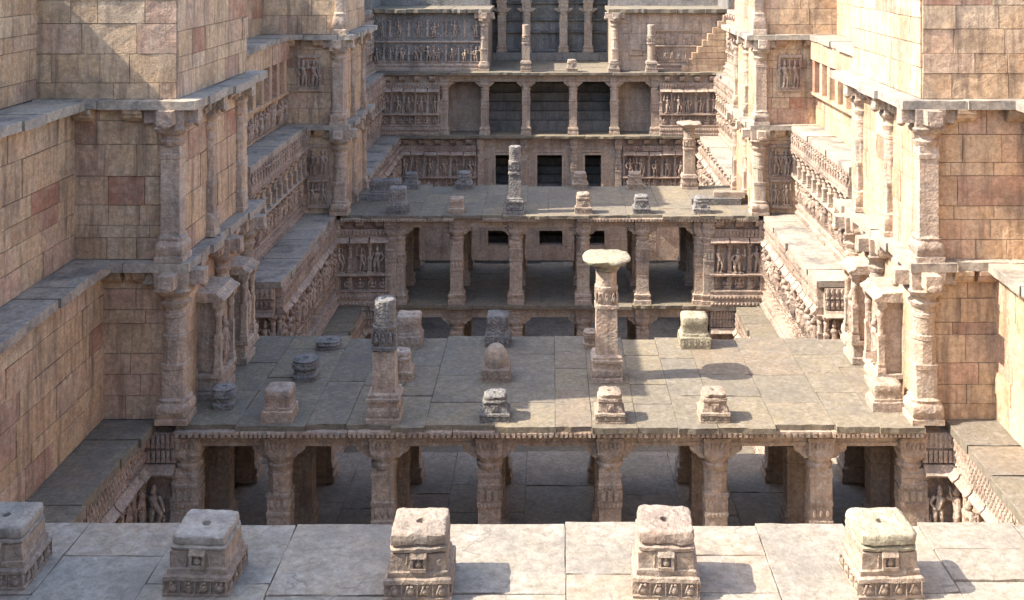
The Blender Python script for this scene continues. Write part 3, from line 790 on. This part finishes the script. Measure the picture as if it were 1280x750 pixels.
# gallery roof and the recess above
corebox(fa, -10.2, 10.2, Yf + .02, Yf + 9, L0 - .2, L0 - .11, 'roof_slab', 'column')
pave(fa, -10.2, 10.2, Yf - .25, Yf + 9, L0, .14, dx=1.5, dy=2.2, ragged=.1)
for s in (-1, 1):
    Xi, Xo = 3.72, 10.5
    corebox(fa, s * Xi, s * Xo, Yf + .85, Yf + 9, L0, L1 - .2, 'wing_wall', 'core')
    c = [o for o in fa.children if o.name.startswith('wing_wall')][-1]
    xa = -Xo if s < 0 else Xi
    F = front(xa, Yf + .85, L0)
    if s < 0:
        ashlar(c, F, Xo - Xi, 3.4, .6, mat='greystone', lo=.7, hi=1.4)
        fig_row(fa, F, 6.6, .5, 1.0, .7, .02, 1.2)
        add('moulding', prof_mesh('bd', BAND, 6.6), fa, F @ T(0, 0, 1.65)); add('moulding', prof_mesh('pl', PLINTH, 6.6), fa, F)
        fig_row(fa, F, 6.6, 2.0, 1.0, 1.1, 0, 1.0)
    else:
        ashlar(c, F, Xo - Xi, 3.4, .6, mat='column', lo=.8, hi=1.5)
        F2 = F @ T(2.4, 0, 0)
        add('moulding', prof_mesh('pl', PLINTH, 2.6), fa, F2); fig_row(fa, F2, 2.6, .6, .7, .45, 0, 1.0, pil=False)
        add('moulding', prof_mesh('bd', BAND, 2.6), fa, F2 @ T(0, 0, 1.4)); fig_row(fa, F2, 2.6, 1.55, .7, .5, 0, 1.0, pil=False)
        add('moulding', prof_mesh('bd', BAND, 2.6), fa, F2 @ T(0, 0, 2.3))
        add('pediment', MB().ext([(0, 0), (-.1, 0), (-.1, .3), (0, .3)], -.4, .4).ext([(0, .3), (-.14, .3), (-.05, .7), (0, .7)], -.3, .3).mesh('pediment', 'column', bevel=.02), fa, F @ T(1.35, 0, .9))
        # broken stepped edge of masonry climbing to the right
        for k in range(9):
            x0 = 7.75 + k * .30; add('masonry_step', MB().box(x0, 10.5, Yf + .35, Yf + .9, L0 + k * .37, L0 + (k + 1) * .37 - .008).mesh('masonry_step', 'ashlar', bevel=.02, worn=.02, wscale=3, seed=k), fa)
    ledge_front(fa, min(s * 3.45, s * 10.6), max(s * 3.45, s * 10.6), Yf + .4, Yf + 5, L1, .22, mat='paving')
    corebox(fa, s * 3.72, s * 12.8, Yf + 4.6, Yf + 9, L1, 14, 'upper_wall', 'greystone'); corebox(fa, s * 10.5, s * 12.8, Yf + .6, Yf + 4.7, L0, 13.95, 'upper_wall', 'greystone')
    round_column(fa, s * 3.85, Yf + .75, L0, 3.44, .22)
corebox(fa, -3.8, 3.8, Yf + 8.2, Yf + 9, L0, 15, 'recess_wall', 'dark_stone')
corebox(fa, -3.8, 3.8, Yf + 5.2, Yf + 9, 13.4, 13.8, 'recess_shade_slab', 'dark_stone')  # unseen slab above the view, added to darken the recess
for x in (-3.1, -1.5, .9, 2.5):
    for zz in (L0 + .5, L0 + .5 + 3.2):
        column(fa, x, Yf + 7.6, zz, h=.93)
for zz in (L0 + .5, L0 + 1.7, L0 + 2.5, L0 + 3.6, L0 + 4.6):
    add('moulding', prof_mesh('bd', BAND, 7.4, 'dark_stone'), fa, T(-3.7, Yf + 8.2, zz) @ S(1, 2, 1.4))
corebox(fa, -3.7, 3.7, Yf + 7.0, Yf + 8.2, L0, L0 + .5, 'recess_plinth', 'dark_stone')

# ================================================================== LOOSE STONES AND PEDESTALS
def stump(name, label, x, y, z, group=None, rz=0):
    return thing(name, label, 'pedestal' if 'pedestal' in name else ('pillar' if 'pillar' in name else 'stone block'), (x, y, z), group, rz)

def boss_band(b, hw, z0, z1, n=4, d=.03, r=None):
    r = r or random.Random(3)
    for q in range(4):
        c, s = math.cos(q * PI / 2), math.sin(q * PI / 2); sub = MB(); h = z1 - z0
        for k in range(n):
            xx = -hw + hw * 2 * (k + .5) / n; ww = hw / n
            sub.ell((xx, -hw, z0 + h * .38), (ww * .62, d, h * .34), 7, 4); sub.ell((xx + r.uniform(-.3, .3) * ww, -hw, z0 + h * .76), (ww * .32, d * .9, h * .18), 6, 4)
            sub.tube((xx - ww * .6, -hw - d * .4, z0 + h * .2), (xx - ww * .2, -hw - d * .6, z0 + h * .85), .012, .012, 5)
            sub.box(xx + ww * .86, xx + ww * 1.0, -hw - d * .7, -hw, z0, z1)
        i = len(b.v); b.v += [(X * c - Y * s, X * s + Y * c, Z) for X, Y, Z in sub.v]; b.f += [tuple(i + t for t in f) for f in sub.f]
    return b

def hero_pedestal(label, x, y, seed, capmat, rz=0, hk=1.0, tilt=0.0, capp=9, cw=1.0):
    t = stump('stone_pedestal', label, x, y, L0, 'pedestals in a row on the foreground terrace', rz)
    m = WM[t.name]; k = seed
    r = random.Random(seed)
    pl = add('plinth', MB().loft([(-.01, .36, 's'), (.03, .365, 's'), (.04, .345, 's'), (.10, .34, 's'), (.17, .34, 's'), (.18, .365, 's'), (.22, .36, 's'), (.235, .33, 's')], 48).mesh('plinth', 'pedestal', smooth=40, worn=.010, wscale=6, seed=k), t, m)
    add('carved_frieze', boss_band(MB(), .338, .035, .185, 4, .042, r).mesh('carved_frieze', 'pedestal', smooth=45, worn=.006, wscale=9, seed=k), pl, m)
    bd = add('body', MB().loft([(.22, .325, 's'), (.235, .33, 's'), (.29, .325, 's'), (.30, .305, 's'), (.40, .30, 's'), (.475, .30, 's'), (.48, .275, 's'), (.50, .275, 's')], 48).mesh('body', 'pedestal', smooth=40, worn=.012, wscale=6, seed=k + 1), t, m)
    em = MB(); em.box(-.085, .085, -.345, -.28, .295, .33).box(-.085, -.055, -.335, -.28, .33, .44).box(.055, .085, -.335, -.28, .33, .44).ext([(-.28, .44), (-.345, .44), (-.31, .50), (-.28, .50)], -.09, .09)
    em.ell((0, -.315, .37), (.04, .025, .04), 8, 5); em.ell((0, -.315, .42), (.02, .02, .022), 8, 5); em.tube((-.13, -.30, .31), (-.12, -.30, .45), .014, .01); em.tube((.13, -.30, .31), (.12, -.30, .45), .014, .01)
    add('emblem', em.mesh('emblem', 'pedestal', smooth=40, worn=.005, wscale=9), bd, m)
    add('cap', MB().loft([(.485, .25, 8), (.495, .31, 12), (.525, .315, 12), (.535, .30, 12), (.54, .28, capp), (.555, .28, capp), (.562, .308 * cw, capp), (.60, .312 * cw, capp), (.645, .306 * cw, capp), (.660, .292 * cw, capp), (.666, .262 * cw, capp), (.668, .16, 3), (.665, .09, 2), (.658, .05, 2), (.60, .042, 2), (.585, .01, 2)], 48).mesh('cap', capmat, smooth=38, worn=.013, wscale=8, seed=k + 2), t, m @ T(0, 0, .49) @ Matrix.Rotation(tilt, 4, 'Y') @ Matrix.Rotation(tilt * .6, 4, 'X') @ S(1, 1, hk) @ T(0, 0, -.49))
    return t
HP = [(-6.12, 12.62, 'worn square pedestal nearest the shaded wall, end of the foreground row', 'ledge'),
      (-3.83, 12.50, 'square pedestal with tilted grey cap, second from the shaded wall in the foreground row', 'ledge'),
      (-1.43, 12.44, 'middle square pedestal of the foreground row, lit at the shadow edge', 'pedestal'),
      (1.28, 12.47, 'pale sunlit square pedestal with round hole in its cap, second from the sunlit wall', 'pedestal'),
      (3.68, 12.47, 'square pedestal with yellowish lichen cap, end of the foreground row towards the sunlit wall', 'lichen')]
for k, (x, y, lb, cm) in enumerate(HP): hero_pedestal(lb, x, y, 11 + k * 3, cm, (.03, -.02, .02, -.05, .05)[k], (1, .85, 1.15, 1.2, 1.05)[k], (0, .035, -.01, .01, .0)[k], (14, 14, 22, 16, 7)[k], (1, .95, .98, .97, 1.04)[k])

def mid_pedestal(label, x, y, z, seed, mat='pedestal', sc_=1.0, h=1.0, group=None, rz=0.0):
    t = stump('stone_pedestal', label, x, y, z, group, rz); m = WM[t.name] @ S(sc_, sc_, h); r = random.Random(seed)
    pl = add('plinth', MB().loft([(-.01, .34, 's'), (.03, .34, 's'), (.035, .32, 's'), (.15, .32, 's'), (.16, .345, 's'), (.21, .34, 's'), (.22, .30, 's')], 32).mesh('plinth', mat, smooth=40, worn=.014, wscale=6, seed=seed), t, m)
    add('carved_frieze', boss_band(MB(), .315, .035, .15, 4, .028, r).mesh('carved_frieze', mat, smooth=45), pl, m)
    bd = add('body', MB().loft([(.2, .29, 's'), (.26, .285, 's'), (.28, .27, 's'), (.42, .265, 10), (.44, .28, 10), (.47, .28, 10), (.48, .24, 8)], 32).mesh('body', mat, smooth=40, worn=.014, wscale=6, seed=seed + 1), t, m)
    add('emblem', MB().box(-.08, .08, -.30, -.25, .26, .40).ell((0, -.295, .33), (.04, .025, .055), 8, 5).mesh('emblem', mat, smooth=40), bd, m)
    add('cap', MB().loft([(.465, .24, 6), (.475, .275, 8), (.51, .27, 8), (.52, .24, 6), (.54, .255, 5), (.60, .25, 5), (.625, .21, 4), (.63, .10, 2), (.62, .05, 2), (.56, .04, 2)], 32).mesh('cap', mat, smooth=55, worn=.018, wscale=6, seed=seed + 2), t, m)
    return t

def tall_pillar(label, x, y, z, h, seed, capped=False, low='column', up='column', wd=1.0, rz=0.0, roundtop=False):
    t = stump('broken_pillar', label, x, y, z, None, rz); m = WM[t.name] @ S(wd, wd, 1)
    bs = add('base', MB().loft([(-.01, .36, 's'), (.10, .36, 's'), (.12, .32, 's'), (.20, .33, 's'), (.30, .33, 's'), (.33, .31, 's'), (.46, .32, 's'), (.48, .36, 's'), (.54, .36, 's'), (.56, .33, 's'), (.62, .33, 's'), (.66, .25, 's')], 32).mesh('base', low, smooth=35, worn=.014, wscale=5, seed=seed), t, m)
    add('carved_frieze', boss_band(MB(), .335, .12, .30, 4, .025).mesh('carved_frieze', low, smooth=45), bs, m)
    hm = h * .58
    p = 2 if roundtop else 's'; q = 2 if roundtop else 'o'
    add('shaft', MB().loft([(.63, .25, p), (hm * .6, .245, p), (hm, .24, p)], 32).mesh('shaft', low, smooth=35, worn=.014, wscale=4, seed=seed + 1), t, m)
    ht = h - (.34 if capped else 0)
    u = add('upper_shaft', MB().loft([(hm - .01, .245, q), (hm + .02, .27, 8), (hm + .10, .27, 8), (hm + .12, .245, q), (hm + .45, .245, q), (hm + .47, .265, 2), (hm + .55, .265, 2), (hm + .57, .24, 2), (ht - .03, .24, 2 if not capped else q), (ht, .20, 3), (ht - .005, .08, 2), (ht - .05, .04, 2)], 32).mesh('upper_shaft', up, smooth=35, worn=.018, wscale=5, seed=seed + 2), t, m)
    add('carved_band', boss_band(MB(), .235, hm + .14, hm + .44, 3, .035).mesh('carved_band', up, smooth=45), u, m)
    if capped:
        c = MB().loft([(ht - .02, .24, 2), (ht + .04, .30, 2), (ht + .10, .27, 2), (ht + .14, .34, 3), (ht + .20, .46, 3), (ht + .26, .54, 3), (ht + .31, .55, 3), (ht + .35, .50, 3), (ht + .355, .25, 2)], 40)
        add('capital', c.mesh('capital', 'lichen' if capped == 2 else up, smooth=45, worn=.035, wscale=4, seed=seed + 3), t, m)
    return t

def rough_block(label, x, y, z, sx, sy, sz, seed, mat='pedestal', carvedbase=True, dome=False, group=None, rz=0.0):
    t = stump('stone_block', label, x, y, z, group, rz); m = WM[t.name]; hb = sz * .38
    bs = add('base', MB().loft([(-.01, .5, 's'), (hb * .9, .5, 's'), (hb, .46, 's')], 32).mesh('base', mat, smooth=40, worn=.02, wscale=5, seed=seed), t, m @ S(sx, sy, 1))
    if carvedbase: add('carved_frieze', boss_band(MB(), .49, hb * .12, hb * .8, 5, .04).mesh('carved_frieze', mat, smooth=45), bs, m @ S(sx, sy, 1))
    if dome: secs = [(hb - .01, .42, 2), (hb + (sz - hb) * .3, .45, 2), (hb + (sz - hb) * .6, .40, 2), (hb + (sz - hb) * .85, .27, 2), (sz - .02, .12, 2), (sz - .05, .03, 2)]
    else: secs = [(hb - .01, .46, 12), (hb + (sz - hb) * .12, .46, 12), (hb + (sz - hb) * .16, .43, 12), (hb + (sz - hb) * .55, .425, 12), (hb + (sz - hb) * .6, .445, 12), (sz * .96, .44, 10), (sz, .41, 9), (sz, .14, 3), (sz - .05, .05, 2)]
    add('top', MB().loft(secs, 32).mesh('top', mat, smooth=50, worn=.022, wscale=4, seed=seed + 1), t, m @ S(sx, sy, 1))
    return t

def drum(label, x, y, z, r, h, seed, mat='greystone'):
    t = stump('stone_drum', label, x, y, z); m = WM[t.name]
    add('body', MB().loft([(-.01, r * .95, 5), (h * .25, r, 5), (h * .3, r * .85, 3), (h * .5, r * .85, 3), (h * .6, r * 1.02, 4), (h * .85, r, 4)], 32).mesh('body', mat, smooth=40, worn=.02, wscale=5, seed=seed), t, m)
    add('cap', MB().loft([(h * .83, r * .9, 3), (h * .95, r * .95, 3), (h, r * .8, 2), (h, r * .25, 2), (h - .06, r * .15, 2)], 32).mesh('cap', mat, smooth=45, worn=.02, wscale=5, seed=seed + 1), t, m)
    return t

# --- on the terrace of broken pillars
z = LA
rough_block('tan cut stone cube at the pavilion edge beside the shaded tower', -6.17, 25.62, z, .70, .66, .72, 5, 'column', carvedbase=False)
drum('small dark round stone at the foot of the shaded corner column', -7.62, 26.25, z, .26, .48, 8)
tall_pillar('tall broken pillar with carved grey top rising from the shaded front edge', -3.77, 25.65, z, 2.72, 21, low='column', up='greystone', wd=1.05)
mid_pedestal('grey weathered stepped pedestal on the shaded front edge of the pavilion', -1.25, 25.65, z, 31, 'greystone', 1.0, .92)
mid_pedestal('sunlit stepped pedestal at the shadow edge on the pavilion roof', 1.37, 25.62, z, 34, 'pedestal', 1.0, 1.02)
mid_pedestal('fully sunlit stepped pedestal alone on the pavilion front edge', 3.75, 25.65, z, 37, 'pedestal', 1.0, 1.02)
drum('dark round stone block with dished top on the shaded pavilion roof', -6.1, 28.0, z, .31, .52, 41)
drum('low flat grey stone disc behind the dark round block', -5.95, 30.2, z, .32, .22, 43)
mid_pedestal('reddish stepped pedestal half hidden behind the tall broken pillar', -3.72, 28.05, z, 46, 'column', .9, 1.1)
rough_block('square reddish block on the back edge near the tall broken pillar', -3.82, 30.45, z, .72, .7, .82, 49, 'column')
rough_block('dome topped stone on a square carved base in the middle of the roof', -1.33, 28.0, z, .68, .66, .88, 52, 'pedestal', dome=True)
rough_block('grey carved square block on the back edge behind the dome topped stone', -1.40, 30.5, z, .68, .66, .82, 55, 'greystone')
tall_pillar('tall pillar with a spreading lichen covered capital in the middle of the roof', 1.42, 28.05, z, 3.05, 61, capped=2, low='column', up='column', wd=1.08)
drum('small pale stone partly hidden behind the tall capped pillar', 1.15, 30.3, z, .24, .42, 64, 'pedestal')
rough_block('broken yellowish block on a carved base, sunlit back edge of the roof', 3.92, 30.4, z, .80, .72, .82, 67, 'lichen')
rough_block('broken white stone block beside the sunlit shrine niche', 7.85, 26.2, z, .75, .6, .62, 70, 'pedestal', carvedbase=False)
# --- on the middle terrace
Y2, Y2b = 45.8, 50.6
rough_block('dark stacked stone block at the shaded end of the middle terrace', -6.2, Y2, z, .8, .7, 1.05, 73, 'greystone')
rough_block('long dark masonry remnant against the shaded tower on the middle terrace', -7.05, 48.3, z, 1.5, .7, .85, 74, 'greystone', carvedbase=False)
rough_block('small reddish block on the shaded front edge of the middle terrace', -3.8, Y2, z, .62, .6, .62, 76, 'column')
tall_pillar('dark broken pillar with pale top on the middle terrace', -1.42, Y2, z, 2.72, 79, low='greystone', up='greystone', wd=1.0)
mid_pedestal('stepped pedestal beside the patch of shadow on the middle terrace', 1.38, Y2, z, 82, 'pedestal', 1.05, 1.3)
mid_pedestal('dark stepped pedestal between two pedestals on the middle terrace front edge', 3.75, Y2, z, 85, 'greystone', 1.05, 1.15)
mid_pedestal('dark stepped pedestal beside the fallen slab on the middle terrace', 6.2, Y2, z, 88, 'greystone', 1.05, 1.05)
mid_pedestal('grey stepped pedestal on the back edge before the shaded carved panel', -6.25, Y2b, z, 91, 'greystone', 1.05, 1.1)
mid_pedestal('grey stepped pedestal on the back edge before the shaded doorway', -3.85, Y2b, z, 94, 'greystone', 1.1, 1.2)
mid_pedestal('pale stepped pedestal on the back edge before the sunlit doorway', 1.38, Y2b, z, 97, 'pedestal', 1.05, 1.15)
mid_pedestal('pale stepped pedestal on the back edge before the sunlit carved panel', 3.85, Y2b, z, 99, 'pedestal', 1.05, 1.15)
tall_pillar('tall pale pillar with a flat capital before the sunlit carved panel', 6.3, Y2b, z, 2.95, 103, capped=1, low='pedestal', up='pedestal', wd=1.0)
fs = thing('fallen_slab', 'long fallen stone slab lying on the sunlit end of the middle terrace', 'stone slab', (7.2, 47.3, z))
add('slab_piece', slab('greystone', 3), fs, T(7.0, 47.3, z + .28) @ RZ(.04) @ S(2.1, .5, .29)); add('slab_piece', slab('pedestal', 2), fs, T(7.6, 47.5, z + .50) @ RZ(-.05) @ S(1.3, .45, .23))
# --- on the far gallery roof
z = L0; Y3 = 65.55
tall_pillar('slender broken pillar on the far gallery roof before the dark recess', -1.38, Y3, z, 2.75, 107, low='pedestal', up='pedestal', wd=.9)
mid_pedestal('small stepped pedestal on the far gallery roof before the dark recess', 1.3, Y3, z, 110, 'pedestal', 1.0, 1.15)
mid_pedestal('small stepped pedestal on the far gallery roof beside the corner column', 3.75, Y3 - .1, z, 113, 'pedestal', 1.0, 1.1)
tall_pillar('round broken pillar on the far gallery roof before the sunlit wing', 5.95, Y3 - .1, z, 2.75, 116, low='pedestal', up='pedestal', wd=.95, roundtop=True)
